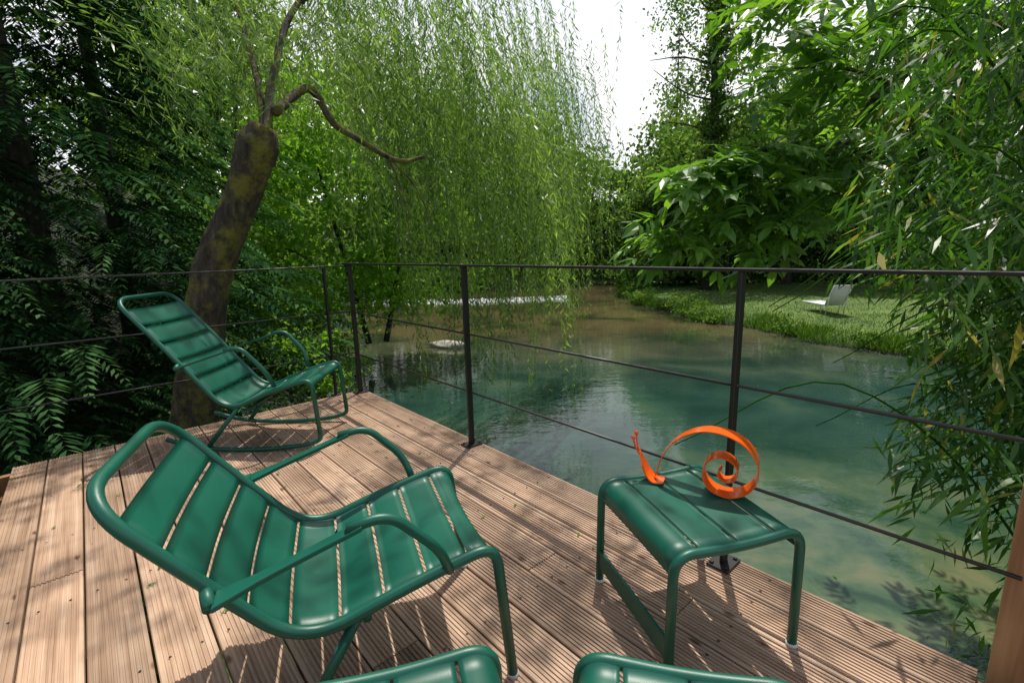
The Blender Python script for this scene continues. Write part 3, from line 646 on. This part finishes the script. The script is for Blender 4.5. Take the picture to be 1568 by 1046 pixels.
def compound(b,ax,l,k,ls,tw,nrm):
    ax=unit(ax);sd=unit(np.cross(ax,nrm))
    for i in range(k):
        t=.25+.75*i/(k-1);c=b+ax*l*t+np.array([0,0,-1])*l*.25*t*t
        for sg in (-1,1):
            P.append(c);D.append(unit(ax*.75+sg*sd+np.array([0,0,-.2])+rng.normal(size=3)*.12));Nn.append(nrm+rng.normal(size=3)*.2);s=ls*rng.uniform(.75,1.15)*(1-.25*abs(t-.6));L.append(s);W.append(s*.34);T.append(np.clip(tw+rng.normal()*.1,0,1))
    P.append(b+ax*l+np.array([0,0,-l*.25]));D.append(unit(ax+np.array([0,0,-.5])));Nn.append(nrm);L.append(ls*1.1);W.append(ls*.38);T.append(tw)
    P.append(b);D.append(ax);Nn.append(nrm);L.append(l);W.append(.006);T.append(.3)
for bi_,(pp,ra,rb) in enumerate(B[2:]):
    Q=catmull(pp,8);m=len(Q)
    for j in range(int(m*(2.4 if bi_ in (0,1,4,6,7,8) else 1.5))):
        q=Q[rng.integers(int(m*.15),m)]+rng.normal(size=3)*.07;a=rnd_dir(1)[0];a[2]=a[2]*.35-.05;a[0]-=.35
        nr=unit(np.array([0,0,1.])+rng.normal(size=3)*.3)
        compound(q,a,rng.uniform(.16,.3),rng.integers(3,5),rng.uniform(.12,.18),rng.uniform(.5,1),nr)
for j in range(190):
    y=rng.uniform(3.2,4.8);b_=rng.uniform(.50,.95);e=rng.uniform(.16,.48)
    if e<.26-(b_-.5)*.5 : continue
    a=rnd_dir(1)[0];a[2]=a[2]*.3-.1
    compound(np.array([b_*y,y,1.08+e*y]),a,rng.uniform(.16,.3),4,rng.uniform(.11,.17),rng.uniform(.2,1),unit(np.array([0,0,1.])+rng.normal(size=3)*.35))
leaves('foliage',np.array(P),np.array(D),np.array(Nn),np.array(L),np.array(W),np.array(T),ASHL,ash,oval=True)
# bamboo: rooted on the bank right of the deck, arching over the water
bam=empty('bamboo');cul=[];P=[];D=[];Nn=[];L=[];W=[];T=[]
for i in range(80):
    y=rng.uniform(1.6,3.8);x=1.12*y+.7+rng.uniform(0,1.0);zb=h1(x,y);lean=-rng.uniform(.8,2.1);H=rng.uniform(3.0,5.9)
    pts=[(x,y,zb),(x+lean*.06,y,zb+H*.4),(x+lean*.35,y+.05,zb+H*.75),(x+lean*.7,y+.1,zb+H*.93),(x+lean,y+.15,zb+H*.86)]
    cul.append((pts,.009,.002));Q=catmull(pts,10)
    for j in range(50):
        q=Q[rng.integers(12,len(Q))];a=rng.uniform(0,6.28);o=np.array([math.cos(a),math.sin(a),rng.uniform(-1.2,.2)])*rng.uniform(.05,.5)
        tw=rng.uniform(0,.95);c=q+o;bt=c[0]/max(c[1],.3)
        if bt<.72 or c[1]<1.2 or (c[2]<.9 and bt<.88) or (c[2]<.2 and rng.uniform()<.6): continue
        for k in range(8):
            d=rnd_dir(1)[0];d=unit(np.array([d[0]-.3,d[1],-abs(d[2])*.6-.35])+o*.4)
            P.append(c+rng.normal(size=3)*.06);D.append(d);Nn.append(unit(np.array([0,0,1.])+rng.normal(size=3)*.5));l=rng.uniform(.08,.17);L.append(l);W.append(l*.13);T.append(np.clip(tw+rng.normal()*.1,0,1))
branchy('culms',cul,GRASSL,bam,6)
leaves('foliage',np.array(P),np.array(D),np.array(Nn),np.array(L),np.array(W),np.array(T),BAMB,bam)
# grass
n=56000;y=rng.uniform(4,32,n);o=rng.exponential(4.5,n);o[:16000]=rng.exponential(.6,16000);x=xr(y)+.05+o;z=hgt(x,y)
pat=.5+.5*np.sin(x*2.1+1.7*np.sin(y*1.3))*np.sin(y*1.7+x*.6)
D=rnd_dir(n)*.55;D[:,2]=1;l=np.where(o<1.0,rng.uniform(.08,.26,n)*(.5+pat),rng.uniform(.05,.12,n))
leaves('lawn_grass',np.stack([x,y,z-.01],1),D,rnd_dir(n),l,l*.09+.006,np.clip(rng.uniform(.0,.7,n)+.25*pat,0,1),GRASSL,None,mid=.3)
n=7000;y=rng.uniform(0,9,n);x=xl(y)-rng.exponential(3,n);z=hgt(x,y)+rng.uniform(.0,.25,n)
D=rnd_dir(n);Nv=rnd_dir(n)*.6;Nv[:,2]+=1
leaves('ivy_groundcover',np.stack([x,y,z],1),D,Nv,rng.uniform(.06,.12,n),rng.uniform(.05,.09,n),rng.uniform(0,.5,n),DARKF)
n=60;y=rng.uniform(2,14,n);x=rng.uniform(0,8,n)
P1=np.stack([x,y,np.full(n,WZ+.008)],1)
s_=rng.uniform(.1,3.3,40);t_=rng.uniform(.1,1.9,40)
P2=np.array([[C.x+e1.x*a+e2.x*b_,C.y+e1.y*a+e2.y*b_,.004] for a,b_ in zip(s_,t_)])
P1=np.concatenate([P1,P2]);n=len(P1);D=rnd_dir(n);D[:,2]=0
leaves('fallen_leaves',P1,D,np.tile([0,0,1.],(n,1)),np.r_[np.full(60,.05),np.full(40,.035)],np.r_[np.full(60,.02),np.full(40,.010)],rng.uniform(.5,1,n),GRASSL)
